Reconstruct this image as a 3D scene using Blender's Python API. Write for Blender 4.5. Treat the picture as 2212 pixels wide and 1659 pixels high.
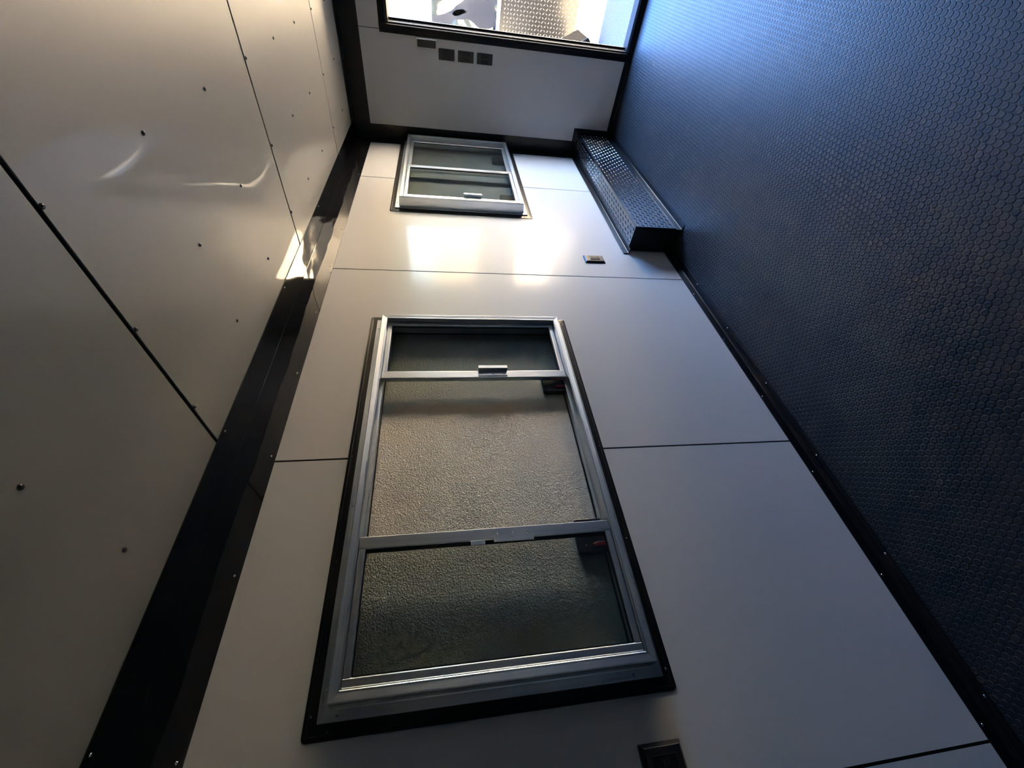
import bpy, bmesh, math, random
import numpy as np
from mathutils import Matrix, Vector

for o in list(bpy.data.objects):
    bpy.data.objects.remove(o, do_unlink=True)
S = bpy.context.scene
C = S.collection
random.seed(7)

# ------------------------------------------------------------------ camera
F_PX, W_PX = 875.58, 2212.0
cam_d = bpy.data.cameras.new('camera')
cam_d.sensor_fit = 'HORIZONTAL'
cam_d.sensor_width = 36.0
cam_d.lens = F_PX / W_PX * 36.0
cam_d.clip_start = 0.02
cam_d.clip_end = 300
cam = bpy.data.objects.new('camera', cam_d)
C.objects.link(cam)
right = Vector((-0.11643738, -0.11454396, -0.98657084))
down = Vector((-0.75178317, 0.65929788, 0.01218064))
fwd = Vector((0.64904885, 0.74310563, -0.16287914))
cam.matrix_world = Matrix(((right.x, -down.x, -fwd.x, -0.83171581),
                           (right.y, -down.y, -fwd.y, -1.35775954),
                           (right.z, -down.z, -fwd.z, 1.54902831),
                           (0, 0, 0, 1)))
S.camera = cam

# ------------------------------------------------------------------ world, sun, exposure
world = bpy.data.worlds.new('world')
S.world = world
world.use_nodes = True
wn = world.node_tree.nodes
wl = world.node_tree.links
wn.clear()
w_out = wn.new('ShaderNodeOutputWorld')
w_bg = wn.new('ShaderNodeBackground')
w_sky = wn.new('ShaderNodeTexSky')
w_sky.sky_type = 'NISHITA'
w_sky.sun_disc = False
w_sky.sun_elevation = math.radians(48)
w_sky.sun_rotation = math.radians(200)
w_sky.air_density = 1.3
w_sky.dust_density = 0.4
w_sky.ozone_density = 2.0
w_bg.inputs['Strength'].default_value = 2.6
w_tint = wn.new('ShaderNodeMix')
w_tint.data_type = 'RGBA'
w_tint.blend_type = 'MULTIPLY'
w_tint.inputs['Factor'].default_value = 1.0
w_tint.inputs[7].default_value = (0.64, 0.88, 1.25, 1.0)
wl.new(w_sky.outputs['Color'], w_tint.inputs[6])
wl.new(w_tint.outputs[2], w_bg.inputs['Color'])
wl.new(w_bg.outputs['Background'], w_out.inputs['Surface'])

sun_d = bpy.data.lights.new('sun', 'SUN')
sun_d.energy = 405.0
sun_d.color = (1.0, 0.84, 0.60)
sun_d.angle = math.radians(0.6)
sun = bpy.data.objects.new('sun', sun_d)
C.objects.link(sun)
sun_dir = Vector((-2.84, -1.2, 2.95)).normalized()      # towards the sun
sun.rotation_euler = sun_dir.to_track_quat('Z', 'Y').to_euler()
sun.location = (8, -8, 9)

# sky portal in the doorway (guides sampling of the sky only)
por_d = bpy.data.lights.new('door_portal', 'AREA')
por_d.shape = 'RECTANGLE'
por_d.size = 1.9
por_d.size_y = 0.78
por_d.cycles.is_portal = True
por = bpy.data.objects.new('door_portal', por_d)
C.objects.link(por)
por.location = (3.345, -1.18, 1.02)
por.rotation_euler = (0, math.radians(90), 0)

S.view_settings.view_transform = 'Standard'
S.view_settings.look = 'None'
S.view_settings.exposure = 1.35
S.view_settings.gamma = 1.0
S.view_settings.use_curve_mapping = False

# ------------------------------------------------------------------ materials
def new_mat(name):
    m = bpy.data.materials.new(name)
    m.use_nodes = True
    nt = m.node_tree
    return m, nt, nt.nodes['Principled BSDF']


def coords(nt, scale=(1, 1, 1)):
    g = nt.nodes.new('ShaderNodeNewGeometry')
    mp = nt.nodes.new('ShaderNodeMapping')
    mp.inputs['Scale'].default_value = scale
    nt.links.new(g.outputs['Position'], mp.inputs['Vector'])
    return mp.outputs['Vector']


def noise(nt, vec, scale, detail=2.0, rough=0.5, dist=0.0):
    n = nt.nodes.new('ShaderNodeTexNoise')
    n.inputs['Scale'].default_value = scale
    n.inputs['Detail'].default_value = detail
    n.inputs['Roughness'].default_value = rough
    n.inputs['Distortion'].default_value = dist
    nt.links.new(vec, n.inputs['Vector'])
    return n.outputs['Fac']


def ramp(nt, fac, stops):
    r = nt.nodes.new('ShaderNodeValToRGB')
    el = r.color_ramp.elements
    while len(el) < len(stops):
        el.new(0.5)
    for e, (p, c) in zip(el, stops):
        e.position = p
        e.color = c if len(c) == 4 else (*c, 1)
    nt.links.new(fac, r.inputs['Fac'])
    return r.outputs['Color']


def maprange(nt, fac, a, b):
    n = nt.nodes.new('ShaderNodeMapRange')
    n.inputs['To Min'].default_value = a
    n.inputs['To Max'].default_value = b
    nt.links.new(fac, n.inputs['Value'])
    return n.outputs['Result']


def bump(nt, bsdf, h, strength, dist, prev=None):
    b = nt.nodes.new('ShaderNodeBump')
    b.inputs['Strength'].default_value = strength
    b.inputs['Distance'].default_value = dist
    nt.links.new(h, b.inputs['Height'])
    if prev is not None:
        nt.links.new(prev, b.inputs['Normal'])
    nt.links.new(b.outputs['Normal'], bsdf.inputs['Normal'])
    return b.outputs['Normal']


def painted_sheet(name, col, rough, wav_scale, wav_dist, ior=1.5, metallic=0.0, coat=0.0, coat_rough=0.1, spec=0.5):
    """glossy painted aluminium sheet, very slightly buckled"""
    m, nt, b = new_mat(name)
    v = coords(nt)
    f = noise(nt, v, 3.0, 3)
    c1 = tuple(c * 0.985 for c in col)
    nt.links.new(ramp(nt, f, [(0.3, c1), (0.7, col)]), b.inputs['Base Color'])
    b.inputs['Roughness'].default_value = rough
    b.inputs['IOR'].default_value = ior
    b.inputs['Metallic'].default_value = metallic
    b.inputs['Specular IOR Level'].default_value = spec
    b.inputs['Coat Weight'].default_value = coat
    b.inputs['Coat Roughness'].default_value = coat_rough
    n1 = bump(nt, b, noise(nt, v, wav_scale, 1.0), 1.0, wav_dist)
    nt.links.new(n1, b.inputs['Coat Normal'])
    bump(nt, b, noise(nt, v, 260.0, 1.0), 0.05, 0.0006, n1)
    return m


M = {}
M['wall'] = painted_sheet('wall_paint', (0.565, 0.56, 0.55), 0.36, 1.6, 0.005, 1.40, 0.0, 0.13, 0.09, 0.15)
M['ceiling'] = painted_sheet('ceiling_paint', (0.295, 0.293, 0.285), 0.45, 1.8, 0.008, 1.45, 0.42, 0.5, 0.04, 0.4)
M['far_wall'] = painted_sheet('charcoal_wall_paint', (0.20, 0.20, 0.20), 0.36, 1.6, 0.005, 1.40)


def gloss_black(name, col, rough, ior, wav=None):
    m, nt, b = new_mat(name)
    v = coords(nt)
    f = noise(nt, v, 40.0, 3)
    nt.links.new(ramp(nt, f, [(0.3, tuple(c * 0.8 for c in col)), (0.7, col)]), b.inputs['Base Color'])
    nt.links.new(maprange(nt, f, rough * 0.95, rough * 1.05), b.inputs['Roughness'])
    b.inputs['IOR'].default_value = ior
    if wav:
        bump(nt, b, noise(nt, v, wav[0], 1.5), 1.0, wav[1])
    return m


M['trim'] = gloss_black('black_trim_gloss', (0.004, 0.004, 0.005), 0.05, 1.65, (3.2, 0.007))
M['black'] = gloss_black('black_satin', (0.005, 0.005, 0.006), 0.34, 1.35)
M['seam'] = gloss_black('black_backing', (0.006, 0.005, 0.005), 0.8, 1.3)
M['door_black'] = gloss_black('door_frame_black', (0.006, 0.006, 0.007), 0.6, 1.25)
M['plastic'] = gloss_black('black_plastic', (0.012, 0.012, 0.013), 0.35, 1.5)
M['red'] = gloss_black('red_plastic', (0.30, 0.014, 0.010), 0.35, 1.5)
M['plate'] = gloss_black('black_diamond_plate', (0.012, 0.013, 0.015), 0.13, 2.1, (30.0, 0.0008))


def metal(name, col, rough, streak=(1, 1, 1), streak_amt=0.25, wav=None):
    m, nt, b = new_mat(name)
    v = coords(nt, streak)
    f = noise(nt, v, 60.0, 3, 0.6)
    nt.links.new(ramp(nt, f, [(0.3, tuple(c * (1 - streak_amt) for c in col)), (0.7, col)]), b.inputs['Base Color'])
    nt.links.new(maprange(nt, f, rough * 0.75, rough * 1.25), b.inputs['Roughness'])
    b.inputs['Metallic'].default_value = 1.0
    if wav:
        bump(nt, b, noise(nt, coords(nt), wav[0], wav[2], 0.5, wav[3]), 1.0, wav[1])
    return m


M['alu_x'] = metal('mill_aluminium_rail', (0.80, 0.81, 0.82), 0.30, (0.04, 1, 1))
M['alu_z'] = metal('mill_aluminium_stile', (0.80, 0.81, 0.82), 0.30, (1, 1, 0.04))
M['screw'] = metal('screw_steel', (0.16, 0.155, 0.15), 0.25)
M['bright_screw'] = metal('zinc_screw', (0.75, 0.75, 0.75), 0.2)
M['chrome'] = metal('bright_chrome', (0.85, 0.85, 0.85), 0.12)
M['mirror_skin'] = metal('polished_wavy_sheet', (0.022, 0.0215, 0.023), 0.06, (1, 1, 1), 0.05, (2.2, 0.04, 1.0, 0.5))
M['alu_plate'] = gloss_black('dark_diamond_plate', (0.0008, 0.0008, 0.0009), 0.20, 1.20)
M['alu_lug'] = gloss_black('dark_diamond_plate_lugs', (0.0024, 0.0024, 0.0025), 0.20, 1.27)

# stucco-embossed hatch sheet
m, nt, b = new_mat('stucco_embossed_sheet')
v = coords(nt)
b.inputs['Base Color'].default_value = (0.44, 0.41, 0.355, 1)
b.inputs['Roughness'].default_value = 0.34
b.inputs['Metallic'].default_value = 0.25
h = noise(nt, v, 195.0, 1.5, 0.4, 0.8)
bump(nt, b, h, 1.0, 0.0050)
M['stucco'] = m

# tinted thin glass
m, nt, b = new_mat('tinted_glass')
nt.nodes.remove(b)
out = nt.nodes['Material Output']
tr = nt.nodes.new('ShaderNodeBsdfTransparent')
nz = noise(nt, coords(nt), 6.0, 2)
nt.links.new(ramp(nt, nz, [(0.35, (0.70, 0.73, 0.72)), (0.65, (0.73, 0.76, 0.75))]), tr.inputs['Color'])
gl = nt.nodes.new('ShaderNodeBsdfGlossy')
gl.inputs['Roughness'].default_value = 0.01
lw = nt.nodes.new('ShaderNodeLayerWeight')
lw.inputs['Blend'].default_value = 0.5
pw = nt.nodes.new('ShaderNodeMath')
pw.operation = 'POWER'
pw.inputs[1].default_value = 5.0
nt.links.new(lw.outputs['Facing'], pw.inputs[0])
fr = nt.nodes.new('ShaderNodeMath')
fr.operation = 'MULTIPLY_ADD'
fr.inputs[1].default_value = 0.95
fr.inputs[2].default_value = 0.035
nt.links.new(pw.outputs[0], fr.inputs[0])
mx = nt.nodes.new('ShaderNodeMixShader')
nt.links.new(fr.outputs[0], mx.inputs['Fac'])
nt.links.new(tr.outputs['BSDF'], mx.inputs[1])
nt.links.new(gl.outputs['BSDF'], mx.inputs[2])
nt.links.new(mx.outputs['Shader'], out.inputs['Surface'])
M['glass'] = m

# rubber floor
m, nt, b = new_mat('coin_rubber')
v = coords(nt)
f = noise(nt, v, 7.0, 4)
nt.links.new(ramp(nt, f, [(0.3, (0.006, 0.0065, 0.008)), (0.7, (0.009, 0.010, 0.012))]), b.inputs['Base Color'])
nt.links.new(maprange(nt, noise(nt, v, 20.0, 3), 0.50, 0.60), b.inputs['Roughness'])
b.inputs['IOR'].default_value = 1.62
bump(nt, b, noise(nt, v, 420.0, 2), 0.25, 0.0008)
M['rubber'] = m
m2 = m.copy()
m2.name = 'coin_rubber_base'
for nd in m2.node_tree.nodes:
    if nd.type == 'MAP_RANGE':
        nd.inputs['To Min'].default_value = 0.38
        nd.inputs['To Max'].default_value = 0.44
M['rubber_base'] = m2

# outdoor ground
m, nt, b = new_mat('gravel_ground')
v = coords(nt)
vo = nt.nodes.new('ShaderNodeTexVoronoi')
vo.inputs['Scale'].default_value = 34.0
nt.links.new(v, vo.inputs['Vector'])
f = noise(nt, v, 60.0, 4)
nt.links.new(ramp(nt, f, [(0.3, (0.50, 0.44, 0.345)), (0.7, (0.64, 0.57, 0.455))]), b.inputs['Base Color'])
b.inputs['Roughness'].default_value = 0.9
bump(nt, b, vo.outputs['Distance'], 0.8, 0.02)
M['gravel'] = m
M['white_paint'] = painted_sheet('white_paint', (0.82, 0.80, 0.76), 0.3, 2.0, 0.002)


# ------------------------------------------------------------------ mesh helpers
class MB:
    def __init__(self):
        self.v = []
        self.f = []

    def add(self, vs, fs):
        n = len(self.v)
        self.v += [tuple(p) for p in vs]
        self.f += [tuple(i + n for i in q) for q in fs]
        return self

    def box(self, x0, x1, y0, y1, z0, z1):
        x0, x1 = min(x0, x1), max(x0, x1)
        y0, y1 = min(y0, y1), max(y0, y1)
        z0, z1 = min(z0, z1), max(z0, z1)
        return self.add([(x0, y0, z0), (x1, y0, z0), (x1, y1, z0), (x0, y1, z0),
                         (x0, y0, z1), (x1, y0, z1), (x1, y1, z1), (x0, y1, z1)],
                        [(0, 3, 2, 1), (4, 5, 6, 7), (0, 1, 5, 4), (1, 2, 6, 5), (2, 3, 7, 6), (3, 0, 4, 7)])

    def prism(self, pts, fn, d0, d1):
        """pts: 2D outline; fn(a, b, d) -> 3D"""
        n = len(pts)
        vs = [fn(a, b, d0) for a, b in pts] + [fn(a, b, d1) for a, b in pts]
        fs = [tuple(range(n)), tuple(range(2 * n - 1, n - 1, -1))]
        fs += [(i, i + n, (i + 1) % n + n, (i + 1) % n) for i in range(n)]
        return self.add(vs, fs)

    def build(self, name, mat, parent=None, bevel=0.0, smooth=False, seg=2):
        me = bpy.data.meshes.new(name)
        me.from_pydata(self.v, [], self.f)
        bm = bmesh.new()
        bm.from_mesh(me)
        bmesh.ops.recalc_face_normals(bm, faces=bm.faces)
        bm.to_mesh(me)
        bm.free()
        me.materials.append(M[mat] if isinstance(mat, str) else mat)
        o = bpy.data.objects.new(name, me)
        C.objects.link(o)
        if parent is not None:
            o.parent = parent
        if bevel:
            md = o.modifiers.new('bevel', 'BEVEL')
            md.width = bevel
            md.segments = seg
            md.limit_method = 'ANGLE'
        if smooth:
            for p in me.polygons:
                p.use_smooth = True
        return o


def tag(o, label=None, cat=None, group=None, kind=None):
    if label:
        o['label'] = label
    if cat:
        o['category'] = cat
    if group:
        o['group'] = group
    if kind:
        o['kind'] = kind
    return o


def empty(name, loc=(0, 0, 0)):
    o = bpy.data.objects.new(name, None)
    o.location = loc
    o.empty_display_size = 0.05
    C.objects.link(o)
    return o


def structure(name, label, cat):
    return tag(empty(name), label, cat, None, 'structure')


def P_xz(a, b, d):   # wall_left plane: a = x, b = z, d = y
    return (a, d, b)


def P_yz(a, b, d):   # end wall plane: a = y, b = z, d = x
    return (d, a, b)


def P_xy(a, b, d):
    return (a, b, d)


def dome_mesh(name, r, h, mat, n=10):
    """low round screw head, axis +Z, base at z = 0, with a cross recess ring"""
    vs, fs = [], []
    rings = [(1.0, 0.0), (0.95, 0.35), (0.72, 0.75), (0.35, 0.97)]
    for rr, hh in rings:
        for i in range(n):
            a = 2 * math.pi * i / n
            vs.append((r * rr * math.cos(a), r * rr * math.sin(a), h * hh))
    for k in range(len(rings) - 1):
        for i in range(n):
            j = (i + 1) % n
            fs.append((k * n + i, k * n + j, (k + 1) * n + j, (k + 1) * n + i))
    vs.append((0, 0, h * 0.85))
    c = len(vs) - 1
    k = (len(rings) - 1) * n
    for i in range(n):
        fs.append((k + i, k + (i + 1) % n, c))
    me = bpy.data.meshes.new(name)
    me.from_pydata(vs, [], fs)
    me.materials.append(M[mat])
    for p in me.polygons:
        p.use_smooth = True
    return me


def put(name, me, loc, parent, rot=(0, 0, 0)):
    o = bpy.data.objects.new(name, me)
    C.objects.link(o)
    o.location = loc
    o.rotation_euler = rot
    o.parent = parent
    return o


TO_ROOM = {'ceiling': (math.pi, 0, 0), 'left': (math.pi / 2, 0, 0), 'front': (0, -math.pi / 2, 0), 'floor': (0, 0, 0)}

# ------------------------------------------------------------------ room dimensions
PW = 1.2192
XB, XF = -3.95, 3.25          # back wall, front (end) wall
YL, YR = 0.0, -2.36           # long wall with windows, opposite wall
H = 2.2875
# window outer rings
N_X0, N_X1 = -0.793, 0.803
F_X0, F_X1 = 1.916, 3.236
W_Z0, W_Z1 = 0.917, 1.905
IN = 0.050                    # opening inside the ring
D_Y0, D_Y1, D_Z1 = -0.79, -1.57, 1.965   # doorway

# ------------------------------------------------------------------ floor with raised coins
floor = MB().box(XB - .05, XF + .08, YR - .05, 0.06, -0.04, 0.0).build('floor', 'rubber_base')
tag(floor, 'black rubber coin-patterned floor of the trailer', 'floor', None, 'structure')

PX, PY, RC, HC = 0.0220, 0.0186, 0.0098, 0.0008
nc = 12
ang = np.arange(nc) * 2 * np.pi / nc
prof = [(1.0, 0.0), (0.93, 0.75), (0.82, 1.0), (0.70, 0.86)]
tv = np.concatenate([np.stack([RC * r * np.cos(ang), RC * r * np.sin(ang), np.full(nc, HC * h_)], 1) for r, h_ in prof])
tf = []
for k in range(len(prof) - 1):
    for i in range(nc):
        j = (i + 1) % nc
        tf.append((k * nc + i, k * nc + j, (k + 1) * nc + j, (k + 1) * nc + i))
k = (len(prof) - 1) * nc
cap = tuple(range(k, k + nc))
centers = []
row = 0
y = -0.052
while y > YR + 0.03:
    off = 0.5 * PX if row % 2 else 0.0
    xs = np.arange(XB + 0.04 + off, XF - 0.03, PX)
    for x in xs:
        if x > 1.50 and y > -0.215:
            continue
        centers.append((x, y))
    y -= PY
    row += 1
centers = np.array(centers)
R3 = np.array([list(right), list(down), list(fwd)])
rel = np.concatenate([centers, np.zeros((len(centers), 1))], 1) - np.array(cam.matrix_world.translation)
cc = rel @ R3.T
u = F_PX * cc[:, 0] / cc[:, 2] + 1106
vv = F_PX * cc[:, 1] / cc[:, 2] + 829.5
vis = (cc[:, 2] > 0.1) & (u > 5) & (u < 2205) & (vv > 5) & (vv < 1652)
rank = np.where(vis, cc[:, 2], 1e9)
order = np.argsort(rank)
big = set(order[:300].tolist())
coin_me = bpy.data.meshes.new('coin')
coin_me.from_pydata(tv.tolist(), [], tf + [cap])
coin_me.materials.append(M['rubber'])
for idx in order[:300]:
    x, y = centers[idx]
    put('coin', coin_me, (float(x), float(y), 0.0), floor)
rest = np.array([c for i, c in enumerate(centers) if i not in big])
# far coins: two rings only would do, but keep one template for all
n_r = len(rest)
allv = (tv[None] + np.concatenate([rest, np.zeros((n_r, 1))], 1)[:, None]).reshape(-1, 3)
quads = np.array(tf)
nq, nv = len(quads), len(tv)
offs = (np.arange(n_r) * nv)
aq = (quads[None] + offs[:, None, None]).reshape(n_r, -1)
ac = (np.array(cap)[None] + offs[:, None])
loops = np.concatenate([aq, ac], 1).reshape(-1)
counts = np.tile(np.array([4] * nq + [nc]), n_r)
starts = np.concatenate([[0], np.cumsum(counts)[:-1]])
me = bpy.data.meshes.new('coins')
me.vertices.add(len(allv))
me.vertices.foreach_set('co', allv.astype(np.float32).ravel())
me.loops.add(len(loops))
me.loops.foreach_set('vertex_index', loops.astype(np.int32))
me.polygons.add(len(counts))
me.polygons.foreach_set('loop_start', starts.astype(np.int32))
me.update(calc_edges=True)
me.validate()
me.materials.append(M['rubber'])
co = bpy.data.objects.new('coins', me)
C.objects.link(co)
co.parent = floor
tag(co, 'small round raised coins moulded into the rubber', None, None, 'stuff')

# ------------------------------------------------------------------ ceiling
ceil = structure('ceiling', 'off-white sheet metal ceiling with screwed panels', 'ceiling')
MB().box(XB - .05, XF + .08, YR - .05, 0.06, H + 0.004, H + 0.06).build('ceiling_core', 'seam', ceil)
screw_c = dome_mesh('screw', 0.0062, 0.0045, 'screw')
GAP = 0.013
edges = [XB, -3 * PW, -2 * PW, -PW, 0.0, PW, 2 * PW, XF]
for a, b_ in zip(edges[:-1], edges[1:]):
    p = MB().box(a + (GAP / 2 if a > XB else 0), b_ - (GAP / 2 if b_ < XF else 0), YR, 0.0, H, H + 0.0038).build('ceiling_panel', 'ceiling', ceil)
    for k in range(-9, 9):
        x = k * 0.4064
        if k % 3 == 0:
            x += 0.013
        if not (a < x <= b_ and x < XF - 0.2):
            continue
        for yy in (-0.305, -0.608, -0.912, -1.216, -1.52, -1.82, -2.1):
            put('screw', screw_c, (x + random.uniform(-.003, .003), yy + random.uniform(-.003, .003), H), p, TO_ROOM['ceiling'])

# ------------------------------------------------------------------ long wall (left)
wl_ = structure('wall_left', 'long trailer wall of pale grey metal panels with two windows', 'wall')


def core_with_holes(x0, x1, z0, z1, holes, y0, y1, name, mat, parent):
    mb = MB()
    x = x0
    for hx0, hx1, hz0, hz1 in holes:
        mb.box(x, hx0, y0, y1, z0, z1)
        mb.box(hx0, hx1, y0, y1, z0, hz0)
        mb.box(hx0, hx1, y0, y1, hz1, z1)
        x = hx1
    mb.box(x, x1, y0, y1, z0, z1)
    return mb.build(name, mat, parent)


def hole(x0, x1):
    return (x0 + IN, x1 - IN, W_Z0 + IN, W_Z1 - IN)


hN, hF = hole(N_X0, N_X1), hole(F_X0, F_X1)
core_with_holes(XB - .05, XF + .08, -0.04, H + .06, [hN, hF], 0.004, 0.055, 'wall_core', 'seam', wl_)
g = 0.0038


def wall_panel(outline):
    return MB().prism(outline, P_xz, 0.0, 0.0038).build('wall_panel', 'wall', wl_)


SX = -1.004
z0, z1 = 0.0, H
wall_panel([(XB, z0), (SX - PW - g, z0), (SX - PW - g, z1), (XB, z1)])
wall_panel([(SX - PW + g, z0), (SX - g, z0), (SX - g, z1), (SX - PW + g, z1)])
wall_panel([(SX + g, z0), (0 - g, z0), (0 - g, hN[2]), (hN[0], hN[2]), (hN[0], hN[3]), (0 - g, hN[3]), (0 - g, z1), (SX + g, z1)])
wall_panel([(0 + g, z0), (PW - g, z0), (PW - g, z1), (0 + g, z1), (0 + g, hN[3]), (hN[1], hN[3]), (hN[1], hN[2]), (0 + g, hN[2])])
wall_panel([(PW + g, z0), (2 * PW - g, z0), (2 * PW - g, hF[2]), (hF[0], hF[2]), (hF[0], hF[3]), (2 * PW - g, hF[3]), (2 * PW - g, z1), (PW + g, z1)])
wall_panel([(2 * PW + g, z0), (XF, z0), (XF, z1), (2 * PW + g, z1), (2 * PW + g, hF[3]), (hF[1], hF[3]), (hF[1], hF[2]), (2 * PW + g, hF[2])])

# ------------------------------------------------------------------ end wall with the doorway (front)
wf = structure('wall_front', 'grey panelled end wall with the open doorway', 'wall')
mb = MB()
mb.box(XF + .004, XF + .08, D_Y0, 0.06, -0.04, H + .06)
mb.box(XF + .004, XF + .08, YR - .05, D_Y1, -0.04, H + .06)
mb.box(XF + .004, XF + .08, D_Y1, D_Y0, D_Z1, H + .06)
mb.build('wall_core', 'seam', wf)
mb = MB()
mb.box(XF + .081, XF + .084, D_Y0, 0.06, -0.20, H + .06)
mb.box(XF + .081, XF + .084, YR - .06, D_Y1, -0.20, H + .06)
mb.box(XF + .081, XF + .084, D_Y1, D_Y0, D_Z1 + .005, H + .06)
mb.build('outer_skin', 'white_paint', wf)
MB().prism([(0, 0), (0, H), (-0.742, H), (-0.742, 0)], P_yz, XF, XF + .0038).build('wall_panel', 'wall', wf)
MB().prism([(-0.746, D_Z1), (-0.746, H), (D_Y1 - .02, H), (D_Y1 - .02, D_Z1)], P_yz, XF, XF + .0038).build('wall_panel', 'wall', wf)
MB().prism([(D_Y1 - .024, 0), (D_Y1 - .024, H), (YR, H), (YR, 0)], P_yz, XF, XF + .0038).build('wall_panel', 'wall', wf)

# ------------------------------------------------------------------ opposite wall and rear wall
wr = structure('wall_right', 'plain panelled long wall opposite the windows', 'wall')
MB().box(XB - .05, XF + .08, YR - .06, YR - .004, -0.04, H + .06).build('wall_core', 'seam', wr)
for a, b_ in zip(edges[:-1], edges[1:]):
    MB().box(a + g, b_ - g, YR - .0038, YR, 0, H).build('wall_panel', 'far_wall', wr)
wb = structure('wall_back', 'plain panelled rear wall behind the viewer', 'wall')
MB().box(XB - .06, XB - .004, YR - .05, 0.06, -0.04, H + .06).build('wall_core', 'seam', wb)
for a, b_ in ((YR, -PW), (-PW, 0)):
    MB().box(XB - .0038, XB, a + g, b_ - g, 0, H).build('wall_panel', 'wall', wb)

# ------------------------------------------------------------------ black angle trims
T = 0.003
screw_t = dome_mesh('screw', 0.0045, 0.003, 'bright_screw', 8)


def l_trim(name, label, prof_pts, fn, d0, d1, screws=(), mat='trim'):
    o = structure(name, label, 'trim')
    MB().prism(prof_pts, fn, d0, d1).build('angle_strip', mat, o, bevel=0.0012)
    for loc, key in screws:
        put('screw', screw_t, loc, o, TO_ROOM[key])
    return o


def L(a0, a1, b0, b1):
    """L outline: corner at (a0, b0), legs to a1 along a and b1 along b"""
    sa = T if a1 > a0 else -T
    sb = T if b1 > b0 else -T
    return [(a0, b0), (a1, b0), (a1, b0 + sb), (a0 + sa, b0 + sb), (a0 + sa, b1), (a0, b1)]


CW = 0.140
ZT = 2.153
sc = []
for k in range(-4, 8):
    x = k * 0.4064 + 0.02
    if x < XF - .15:
        sc.append(((x, -T, ZT + 0.016), 'left'))
        if k % 2 == 0:
            sc.append(((x + .03, -CW + 0.016, H - T), 'ceiling'))
l_trim('trim_1', 'glossy black angle strip between ceiling and window wall',
       L(0, -CW, H, ZT), lambda a, b, d: (d, a, b), XB, XF, sc)
l_trim('trim_2', 'black angle strip between ceiling and end wall above the doorway',
       L(XF, XF - CW, H, ZT), lambda a, b, d: (a, d, b), YR, -T, mat='black')
l_trim('trim_3', 'upright black corner angle between window wall and end wall',
       L(XF - .0004, XF - 0.112, 0.0, -0.110), lambda a, b, d: (a, b - .0004, d), 0.0, H - T, mat='black')
l_trim('trim_4', 'black angle strip between ceiling and opposite wall',
       L(YR, YR + CW, H, ZT), lambda a, b, d: (d, a, b), XB, XF - T)
l_trim('trim_5', 'black angle strip between ceiling and rear wall',
       L(XB, XB + CW, H, ZT), lambda a, b, d: (a, d, b), YR + T, -T)


def baseboard(name, label, pts, fn, d0, d1, screws=()):
    o = structure(name, label, 'baseboard')
    MB().prism(pts, fn, d0, d1).build('base_strip', 'black', o, bevel=0.001)
    for loc, key in screws:
        put('screw', screw_t, loc, o, TO_ROOM[key])
    return o


bp = [(0, 0), (0, 0.050), (-0.004, 0.049), (-0.0055, 0.014), (-0.008, 0.010), (-0.020, 0.0065), (-0.041, 0.0045), (-0.041, 0)]
bs = []
for k in range(-4, 4):
    x = 0.25 + k * 0.4064
    if x < 1.45:
        bs.append(((x, -0.0045, 0.040), 'left'))
        bs.append(((x + .06, -0.034, 0.0050), 'floor'))
baseboard('baseboard_left', 'black base angle below the window wall', bp, lambda a, b, d: (d, a, b), XB, 1.5405, bs)
bp2 = [(0, 0), (0, 0.048), (-0.004, 0.047), (-0.0055, 0.012), (-0.008, 0.007), (-0.022, 0.0035), (-0.022, 0)]
baseboard('baseboard_front', 'black base angle below the end wall beside the doorway', bp2, lambda a, b, d: (XF + a, d, b), -0.725, -0.176)
baseboard('baseboard_right', 'black base angle below the opposite wall', [(-a, b) for a, b in bp], lambda a, b, d: (d, YR + a, b), XB, XF)

# ------------------------------------------------------------------ windows
screw_w = dome_mesh('screw', 0.0038, 0.003, 'bright_screw', 8)
screw_b = dome_mesh('screw', 0.0040, 0.0028, 'screw', 8)


def mitred(parent, x0, x1, z0, z1, prof, name_h, name_v, mat_h, mat_v, bevel=0.0):
    """four mitred bars around a rectangle; prof = [(inward offset, y), ...] closed outline"""
    n = len(prof)
    cor = [((x0, z0), (1, 1)), ((x1, z0), (-1, 1)), ((x1, z1), (-1, -1)), ((x0, z1), (1, -1))]
    objs = []
    for i in range(4):
        (ax, az), (asx, asz) = cor[i]
        (bx, bz), (bsx, bsz) = cor[(i + 1) % 4]
        vs = [(ax + asx * o, y, az + asz * o) for o, y in prof] + [(bx + bsx * o, y, bz + bsz * o) for o, y in prof]
        fs = [tuple(range(n)), tuple(range(2 * n - 1, n - 1, -1))]
        fs += [(k, k + n, (k + 1) % n + n, (k + 1) % n) for k in range(n)]
        horiz = i in (0, 2)
        objs.append(MB().add(vs, fs).build(name_h if horiz else name_v, mat_h if horiz else mat_v, parent, bevel=bevel))
    return objs


def rrect(x0, x1, z0, z1, r, n=4):
    pts = []
    for cx, cz, a0 in ((x1 - r, z1 - r, 0), (x0 + r, z1 - r, 90), (x0 + r, z0 + r, 180), (x1 - r, z0 + r, 270)):
        for i in range(n + 1):
            a = math.radians(a0 + 90 * i / n)
            pts.append((cx + r * math.cos(a), cz + r * math.sin(a)))
    return pts


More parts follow.
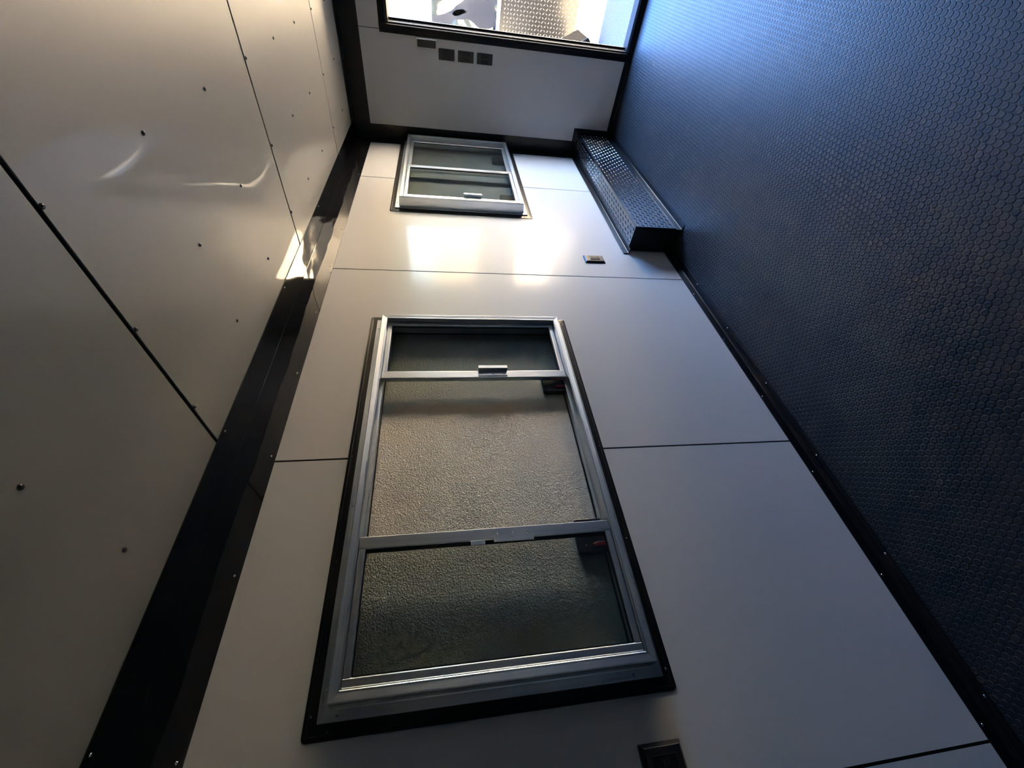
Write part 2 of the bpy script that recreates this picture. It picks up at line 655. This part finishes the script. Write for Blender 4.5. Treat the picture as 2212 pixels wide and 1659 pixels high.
def ring_mesh(outer, levels, inner_rect, back, name, mat, parent):
    """rounded outer outline swept through (inset, y) levels onto an inner rectangle"""
    x0, x1, z0, z1, r = outer
    loops_ = []
    for ins, y in levels:
        loops_.append([(a, y, b) for a, b in rrect(x0 + ins, x1 - ins, z0 + ins, z1 - ins, max(r - ins, 0.0015))])
    n = len(loops_[0])
    vs = [p for lp in loops_ for p in lp]
    fs = []
    for k in range(len(loops_) - 1):
        for i in range(n):
            j = (i + 1) % n
            fs.append((k * n + i, k * n + j, (k + 1) * n + j, (k + 1) * n + i))
    return MB().add(vs, fs).build(name, mat, parent)


def sash(parent, x0, x1, z0, z1, yf, yb, wl_w, wr_w, hr, handle_x, handle_side, strip=0):
    """aluminium sliding sash: stiles, rails, glass, handle"""
    s = empty('sash')
    s.parent = parent
    q = 0.0025
    for a, b_ in ((x0, x0 + wl_w), (x1 - wr_w, x1)):
        MB().prism([(a, yf + q), (a + q, yf), (b_ - q, yf), (b_, yf + q), (b_, yb), (a, yb)],
                   lambda u_, v_, d: (u_, v_, d), z0, z1).build('stile', 'alu_z', s, bevel=0.0008)
    for a, b_ in ((z0, z0 + hr), (z1 - hr, z1)):
        MB().prism([(yf + .0006, a + q), (yf + .0006, b_ - q), (yf + q, b_), (yb - .0006, b_), (yb - .0006, a), (yf + q, a)],
                   lambda u_, v_, d: (d, u_, v_), x0 + wl_w, x1 - wr_w).build('rail', 'alu_x', s, bevel=0.0008)
    ym = (yf + yb) / 2
    # glazing bead: bright thin wire-like edge with a dark gasket
    gx0, gx1, gz0, gz1 = x0 + wl_w, x1 - wr_w, z0 + hr, z1 - hr
    levels = [(0.0, yf + .006), (0.0032, yf + .006), (0.0032, ym)]
    ring_mesh((gx0, gx1, gz0, gz1, 0.006), levels, None, None, 'gasket', 'black', s)
    MB().box(gx0 - .004, gx1 + .004, ym - .0015, ym + .0015, gz0 - .004, gz1 + .004).build('glass', 'glass', s)
    if strip:
        sx = (x0 + wl_w) if strip < 0 else (x1 - wr_w)
        MB().box(sx, sx - strip * .011, yf + .005, ym - .002, gz0 + .001, gz1 - .001).build('channel_shadow', 'black', s)  # black strip stands in for the shadow in the glass channel
        MB().box(sx - strip * .001, sx - strip * .013, yf + .001, yf + .005, 1.43, 1.475).build('catch_tab', 'alu_z', s)
    if handle_x is not None:
        hz0, hz1 = 1.277, 1.404
        hx = handle_x
        sd = handle_side
        h_ = MB()
        # L-shaped pull: plate on the stile and an upstanding lip
        h_.box(hx - .015, hx + .015, yf - .004, yf, hz0, hz1)
        h_.box(hx + sd * .011, hx + sd * .015, yf - .024, yf - .004, hz0, hz1)
        h_.box(hx + sd * .015, hx + sd * .027, yf - .024, yf - .020, hz0, hz1)
        ho = h_.build('handle', 'alu_z', s)
        for zz in (hz0 + .015, (hz0 + hz1) / 2, hz1 - .015):
            put('screw', screw_w, (hx - sd * .006, yf - .003, zz), ho, TO_ROOM['left'])
    return s


def latch(parent, cx, cz):
    """black paddle latch bracket with red lever, fixed to the hatch"""
    b_ = MB()
    b_.prism(rrect(cx - .060, cx + .055, cz - .06, cz + .066, .010), P_xz, -0.010, 0.0178)
    o = b_.build('latch', 'plastic', parent, bevel=0.003)
    o['label'] = 'black latch box with a red lever'
    lv = MB()
    lv.prism([(cx - .048, cz - .040), (cx - .032, cz - .044), (cx - .028, cz - .004), (cx - .034, cz + .018), (cx - .046, cz + .016), (cx - .044, cz - .010)],
             P_xz, -0.019, -0.010)
    r = lv.build('lever', 'red', o, bevel=0.003)
    r['label'] = 'red latch lever'
    for dx, dz in ((.038, .036), (-.038, .040), (.02, -.03), (-.042, -.046)):
        put('screw', screw_w, (cx + dx, -0.010, cz + dz), o, TO_ROOM['left'])
    return o


FRAME = [(0.034, -0.0065), (0.034, -0.013), (0.058, -0.0135), (0.0605, -0.016), (0.0655, -0.074), (0.068, -0.077),
         (0.086, -0.0735), (0.0885, -0.0755), (0.0915, -0.0735), (0.092, -0.022), (0.098, -0.022), (0.098, 0.012), (0.052, 0.012), (0.052, -0.0065)]


def window(name, label, x0, x1):
    w = structure(name, label, 'window')
    z0_, z1_ = W_Z0, W_Z1
    # black trim ring on the wall
    ring_mesh((x0, x1, z0_, z1_, 0.012),
              [(0.0, 0.0), (0.0008, -0.0035), (0.010, -0.0050), (0.013, -0.0042), (0.016, -0.0050), (0.034, -0.0060), (0.040, -0.0060), (0.040, 0.0)],
              None, None, 'trim_ring', 'black', w)
    for i in range(5):
        fx = x0 + .05 + (x1 - x0 - .1) * i / 4
        for zz in (z0_ + .017, z1_ - .017):
            put('screw', screw_b, (fx, -0.0045, zz), w, TO_ROOM['left'])
    for zz in (z0_ + .06, (z0_ + z1_) / 2, z1_ - .06):
        for xx in (x0 + .017, x1 - .017):
            put('screw', screw_b, (xx, -0.0045, zz), w, TO_ROOM['left'])
    mitred(w, x0, x1, z0_, z1_, FRAME, 'frame_rail', 'frame_stile', 'alu_x', 'alu_z', bevel=0.0008)
    for zz in (z0_ + .12, z1_ - .08):
        put('screw', screw_w, (x0 + .046, -0.013, zz), w, TO_ROOM['left'])
    for xx in (x0 + .10, x0 + .6, x1 - .10):
        put('screw', screw_w, (xx, -0.013, z1_ - .046), w, TO_ROOM['left'])
        put('screw', screw_w, (xx, -0.013, z0_ + .046), w, TO_ROOM['left'])
    # closed serving hatch outside, stucco embossed
    ho = MB().box(x0 + .0505, x1 - .0505, 0.0180, 0.0400, z0_ + .0505, z1_ - .0505).build('hatch', 'stucco', w)
    ho['label'] = 'closed hatch sheet of stucco-embossed metal behind the glass'
    mb_ = MB()
    a, b_, c, d = x0 + .085, x1 - .085, z0_ + .085, z1_ - .085
    e = 0.016
    mb_.box(a, b_, .0125, .0178, c, c + e).box(a, b_, .0125, .0178, d - e, d).box(a, a + e, .0125, .0178, c + e, d - e).box(b_ - e, b_, .0125, .0178, c + e, d - e)
    mb_.build('gasket', 'black', w)
    return w, ho


w1, h1 = window('window_1', 'large sliding serving window in the near half of the wall, sashes slid apart', N_X0, N_X1)
sash(w1, 0.350, 0.7105, 1.010, 1.812, -0.050, -0.028, 0.042, 0.022, 0.020, 0.374, 1)
sash(w1, -0.700, -0.322, 1.010, 1.812, -0.068, -0.046, 0.022, 0.038, 0.020, -0.350, -1, strip=1)
latch(h1, 0.362, 1.045)
latch(h1, -0.345, 1.045)
w2, h2 = window('window_2', 'closed two-pane sliding window in the far corner beside the end wall', F_X0, F_X1)
sash(w2, 2.009, 2.545, 1.010, 1.812, -0.068, -0.046, 0.030, 0.040, 0.022, 2.030, 1)
sash(w2, 2.520, 3.143, 1.010, 1.812, -0.044, -0.024, 0.040, 0.040, 0.024, None, 1)
latch(h2, 2.20, 1.055)
latch(h2, 2.95, 1.055)

# ------------------------------------------------------------------ doorway frame
dr = structure('door_1', 'open doorway in the end wall with black frame', 'door')
step = [(0.0, XF - 0.0), (0.0, XF - 0.006), (0.030, XF - 0.010), (0.034, XF - 0.018), (0.052, XF - 0.018), (0.056, XF - 0.010), (0.066, XF - 0.008), (0.072, XF + 0.03), (0.072, XF + 0.085), (0.064, XF + 0.085), (0.064, XF)]


def jamb(ya, sgn, z_lo, z_hi):
    pts = [(ya + sgn * o, d) for o, d in step]
    n = len(pts)
    vs = [(d, a, z_lo) for a, d in pts] + [(d, a, z_hi) for a, d in pts]
    fs = [tuple(range(n)), tuple(range(2 * n - 1, n - 1, -1))] + [(k_, k_ + n, (k_ + 1) % n + n, (k_ + 1) % n) for k_ in range(n)]
    MB().add(vs, fs).build('jamb', 'door_black', dr, bevel=0.001)


jamb(-0.727, -1, 0.0, 2.003)
jamb(-1.633, 1, 0.0, 2.003)
pts = [(2.003 - o, d) for o, d in step]
MB().prism(pts, lambda a, b_, d: (b_, d, a), -1.57, -0.79).build('door_head', 'door_black', dr, bevel=0.001)
MB().prism([(XF - .022, 0), (XF - .022, .045), (XF - .010, .060), (XF + .075, .066), (XF + .09, .05), (XF + .09, -.04), (XF + .0, -.04), (XF, 0)],
           lambda a, b_, d: (a, d, b_), -1.57, -0.79).build('threshold', 'door_black', dr, bevel=0.001)
# inner stop strip
MB().box(XF + .030, XF + .050, -0.814, -0.800, .066, 1.93).build('door_stop', 'door_black', dr)

# ------------------------------------------------------------------ wheel box with diamond plate
bx = tag(empty('wheel_box', (1.54, 0, 0)), 'long black diamond-plate wheel box on the floor in the far corner', 'wheel box')


def at(o):
    o.matrix_parent_inverse = Matrix.Translation((-1.54, 0, 0))
    return o


BX0, BX1, BD, BH = 1.540, 3.247, 0.172, 0.320
at(MB().box(BX0, BX1, -BD, -.0035, BH - .003, BH).build('top_plate', 'plate', bx))
at(MB().box(BX0, BX1, -BD - .003, -BD, .004, BH).build('front_plate', 'plate', bx))
at(MB().box(BX0 - .003, BX0, -BD - .003, -.0045, .0065, BH).build('end_plate', 'black', bx, bevel=0.001))
tp = [(-.0035, BH), (-.0035, BH + .040), (-.0065, BH + .039), (-.0075, BH + .010), (-.0095, BH + .006), (-.036, BH + .004), (-.036, BH)]
at(MB().prism(tp, lambda a, b_, d: (d, a, b_), 1.500, BX1).build('wall_trim', 'black', bx, bevel=0.0008))
ft = [(-BD - .003, .004), (-BD - .003, .040), (-BD - .006, .039), (-BD - .007, .010), (-BD - .009, .007), (-BD - .036, .0045), (-BD - .036, .001), (-BD - .003, .001)]
at(MB().prism(ft, lambda a, b_, d: (d, a, b_), 1.520, BX1 - .031).build('floor_trim', 'black', bx, bevel=0.0008))
at(MB().box(BX0, BX1, -BD - .0042, -BD + .006, BH - .008, BH + .0012).build('edge_strip', 'trim', bx, bevel=0.001))
at(MB().prism([(-.112, .006), (-.112, BH + .04), (-BD - .045, BH + .04), (-BD - .045, .006)], P_yz, XF - .0068, XF - .0035).build('end_flange', 'black', bx))


def lug_verts(c, ax, ay, nrm, ln, wd, ht):
    c = Vector(c)
    e = 0.45
    return [c - ax * ln, c + ay * wd, c + ax * ln, c - ay * wd, c - ax * ln * e + nrm * ht, c + ax * ln * e + nrm * ht], \
           [(0, 3, 4), (3, 2, 5), (3, 5, 4), (2, 1, 5), (1, 0, 4), (1, 4, 5)]


def lugs(name, mat, parent, org, ua, va, nrm, lu, lv_, pitch, ln, wd, ht):
    mb_ = MB()
    ua, va, nrm, org = Vector(ua), Vector(va), Vector(nrm), Vector(org)
    i = 0
    nu, nv_ = int(lu / pitch), int(lv_ / pitch)
    for i in range(nu):
        for j in range(nv_):
            c = org + ua * ((i + .5) * pitch) + va * ((j + .5) * pitch)
            s_ = 1 if (i + j) % 2 else -1
            ax = (ua + va * s_).normalized()
            ay = (ua * -s_ + va).normalized()
            if s_ < 0:
                ay = (ua + va).normalized()
            vs, fs = lug_verts(c, ax, ay, nrm, ln, wd, ht)
            mb_.add(vs, fs)
    o = mb_.build(name, mat, parent)
    tag(o, None, None, None, 'stuff')
    return o


at(lugs('tread_lugs', 'plate', bx, (1.545, -.045, BH), (1, 0, 0), (0, -1, 0), (0, 0, 1), 1.70, .122, .0285, .0135, .0048, .0028))
at(lugs('tread_lugs', 'plate', bx, (1.545, -BD - .003, .050), (1, 0, 0), (0, 0, 1), (0, -1, 0), 1.70, .262, .0285, .0135, .0048, .0028))
for k in range(5):
    for loc, key in (((1.56 + k * .4, -.0075, BH + .03), 'left'), ((1.62 + k * .4, -BD - .036, .0055), 'floor')):
        s_ = put('screw', screw_b, loc, bx, TO_ROOM[key])
        at(s_)

# ------------------------------------------------------------------ outlets and switches
def plate_on_wall(name, label, cat, x0, x1, z0_, z1_, th):
    o = tag(empty(name, ((x0 + x1) / 2, 0, z0_)), label, cat)
    inv = Matrix.Translation((-(x0 + x1) / 2, 0, -z0_))
    e = 0.009
    vs = []
    for ins, y in ((0, 0.0), (0, -th * .35), (e, -th)):
        vs += [(x0 + ins, y, z0_ + ins), (x1 - ins, y, z0_ + ins), (x1 - ins, y, z1_ - ins), (x0 + ins, y, z1_ - ins)]
    fs = [(k * 4 + i, k * 4 + (i + 1) % 4, (k + 1) * 4 + (i + 1) % 4, (k + 1) * 4 + i) for k in range(2) for i in range(4)] + [(8, 9, 10, 11)]
    p = MB().add(vs, fs).build('cover_plate', 'plastic', o, bevel=0.0012)
    p.matrix_parent_inverse = inv
    cx, cz = (x0 + x1) / 2, (z0_ + z1_) / 2
    d = MB().box(cx - .0168, cx + .0168, -th - .003, -th, cz - .033, cz + .033).build('receptacle', 'black', o, bevel=0.0015)
    d.matrix_parent_inverse = inv
    for k, zz in enumerate((cz - .022, cz + .022)):
        for dx in (-.006, .006):
            s1 = MB().box(cx + dx - .0012, cx + dx + .0012, -th - .0036, -th - .0028, zz - .004, zz + .004).build('slot', 'seam', o)
            s1.matrix_parent_inverse = inv
        s1 = MB().box(cx - .0022, cx + .0022, -th - .0036, -th - .0028, zz - .0105, zz - .007).build('slot', 'seam', o)
        s1.matrix_parent_inverse = inv
    for zz in (cz - .0045, cz + .0045):
        s1 = MB().box(cx - .007, cx + .007, -th - .0045, -th - .003, zz - .003, zz + .003).build('button', 'plastic', o, bevel=.0006)
        s1.matrix_parent_inverse = inv
    return o


plate_on_wall('wall_outlet', 'black wall outlet between the two windows, above the floor beside the wheel box', 'outlet', 1.372, 1.452, 0.522, 0.655, 0.012)
plate_on_wall('wall_outlet', 'black outlet below the lower corner of the large window, cut by the picture edge', 'outlet', -0.972, -0.891, 0.956, 1.071, 0.020)

pos = ('topmost', 'middle', 'lowest')
for i, zc in enumerate((1.506, 1.355, 1.2045)):
    o = tag(empty('switch_plate', (XF, -0.636, zc - .06)), pos[i] + ' of three dark switch plates stacked beside the doorway', 'switch', 'switch plates by the doorway')
    inv = Matrix.Translation((-XF, 0.636, -(zc - .06)))
    p = MB().prism([(-0.672, zc - .062), (-0.600, zc - .062), (-0.600, zc + .062), (-0.672, zc + .062)], P_yz, XF - .006, XF).build('cover_plate', 'plastic', o, bevel=.002)
    p.matrix_parent_inverse = inv
    for dy in (-.017, .017):
        p = MB().prism([(-0.636 + dy - .012, -.03), (-0.636 + dy + .012, -.03), (-0.636 + dy + .012, .03), (-0.636 + dy - .012, .03)],
                       lambda a, b_, d: (d - (.003 if b_ > 0 and d < XF - .005 else 0), a, zc + b_), XF - .009, XF - .0055).build('rocker', 'black', o)
        p.matrix_parent_inverse = inv

o = tag(empty('door_catch', (XF, -0.69, 1.588)), 'small dark box with a bright edge on the end wall right beside the door frame', 'door catch')
inv = Matrix.Translation((-XF, 0.69, -1.588))
p = MB().prism([(-0.716, 1.588), (-0.668, 1.588), (-0.668, 1.728), (-0.716, 1.728)], P_yz, XF - .022, XF).build('body', 'plastic', o, bevel=.003)
p.matrix_parent_inverse = inv
p = MB().prism([(-0.722, 1.584), (-0.716, 1.584), (-0.716, 1.732), (-0.722, 1.732)], P_yz, XF - .034, XF).build('bright_edge', 'white_paint', o, bevel=.001)
p.matrix_parent_inverse = inv
p['label'] = 'bright edge'

# ------------------------------------------------------------------ outdoors
GZ = -0.58
gnd = MB().add([(-40, -40, GZ), (60, -40, GZ), (60, 40, GZ), (-40, 40, GZ)], [(0, 1, 2, 3)]).build('ground', 'gravel')
tag(gnd, 'pale sunlit ground of the yard outside the doorway', 'ground', None, 'structure')

m, nt, b = new_mat('shaded_ground')
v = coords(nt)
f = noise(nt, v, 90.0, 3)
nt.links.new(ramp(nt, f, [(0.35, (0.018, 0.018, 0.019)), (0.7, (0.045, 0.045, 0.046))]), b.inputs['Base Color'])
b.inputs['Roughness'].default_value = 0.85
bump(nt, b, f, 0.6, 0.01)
M['shaded_ground'] = m
pad = MB().box(3.36, 6.16, -4.5, 3.5, GZ - .02, GZ + .012).build('shaded_ground_slab', 'shaded_ground')  # dark slab puts the shade on the near ground into its colour
tag(pad, 'ground in front of the doorway, shade put into its dark colour', 'ground', None, 'structure')

TX = 7.50
tr_ = tag(empty('cargo_trailer', (TX, -0.7, GZ)), 'parked trailer with polished nose sheet and diamond-plate guard outside the doorway', 'trailer')
inv_t = Matrix.Translation((-TX, 0.7, -GZ))


def tp_(o):
    o.matrix_parent_inverse = inv_t
    return o


TY0, TY1 = -2.6, 1.9
tp_(MB().box(TX + .004, TX + 2.3, TY0, TY1, GZ + .05, 1.68).build('body', 'white_paint', tr_))
tp_(MB().box(TX - .002, TX + .003, TY0, TY1, .70, 1.685).build('nose_sheet', 'mirror_skin', tr_))
tp_(MB().box(TX - .018, TX + .003, TY0, TY1, .645, .70).build('bright_rail', 'chrome', tr_, bevel=.004))
tp_(MB().box(TX - .003, TX + .003, TY0, TY1, GZ + .03, .645).build('stone_guard', 'alu_plate', tr_))
tp_(lugs('tread_lugs', 'alu_lug', tr_, (TX - .003, TY0, GZ + .035), (0, 1, 0), (0, 0, 1), (-1, 0, 0), TY1 - TY0, 1.18, .050, .024, .008, .005))
for yy in (-2.2, 1.5):
    n = 24
    pts = [(TX + 1.5 + .33 * math.cos(2 * math.pi * k / n), GZ + .33 + .33 * math.sin(2 * math.pi * k / n)) for k in range(n)]
    tp_(MB().prism(pts, lambda a, b_, d: (a, d, b_), yy - .1, yy + .1).build('tyre', 'black', tr_, bevel=.02))

M['cream'] = painted_sheet('warm_bounce_paint', (0.16, 0.13, 0.082), 0.45, 2.0, 0.001)
CX = 9.6  # unseen block added for its warm bounce and its reflection in the wall
ct = tag(empty('added_bounce_block', (CX, -6.2, GZ)), 'unseen cream and black box added to shape the light on the window wall', 'trailer')
inv_c = Matrix.Translation((-CX, 6.2, -GZ))
for nm, mt, bx_ in (('body', 'cream', (CX + .002, CX + 2.3, -9.5, -2.9, .66, 1.76)), ('lower_body', 'door_black', (CX + .002, CX + 2.3, -9.5, -2.9, GZ + .03, .60)),
                    ('side_rail', 'chrome', (CX - .015, CX + 2.3, -9.5, -2.9, .60, .66))):
    o = MB().box(*bx_).build(nm, mt, ct, bevel=.004)
    o.matrix_parent_inverse = inv_c

wc = MB().prism([(-.53, .24), (-.30, .62), (.12, .62), (.12, 0), (-.27, 0)], lambda a, b_, d: (6.3 + d, a, GZ + b_), -.45, .15).build('black_wedge', 'alu_plate', bevel=.01)  # solid black prism with a pointed edge, standing on the ground
tag(wc, 'black pointed block on the ground outside, just showing past the door jamb', 'wedge')
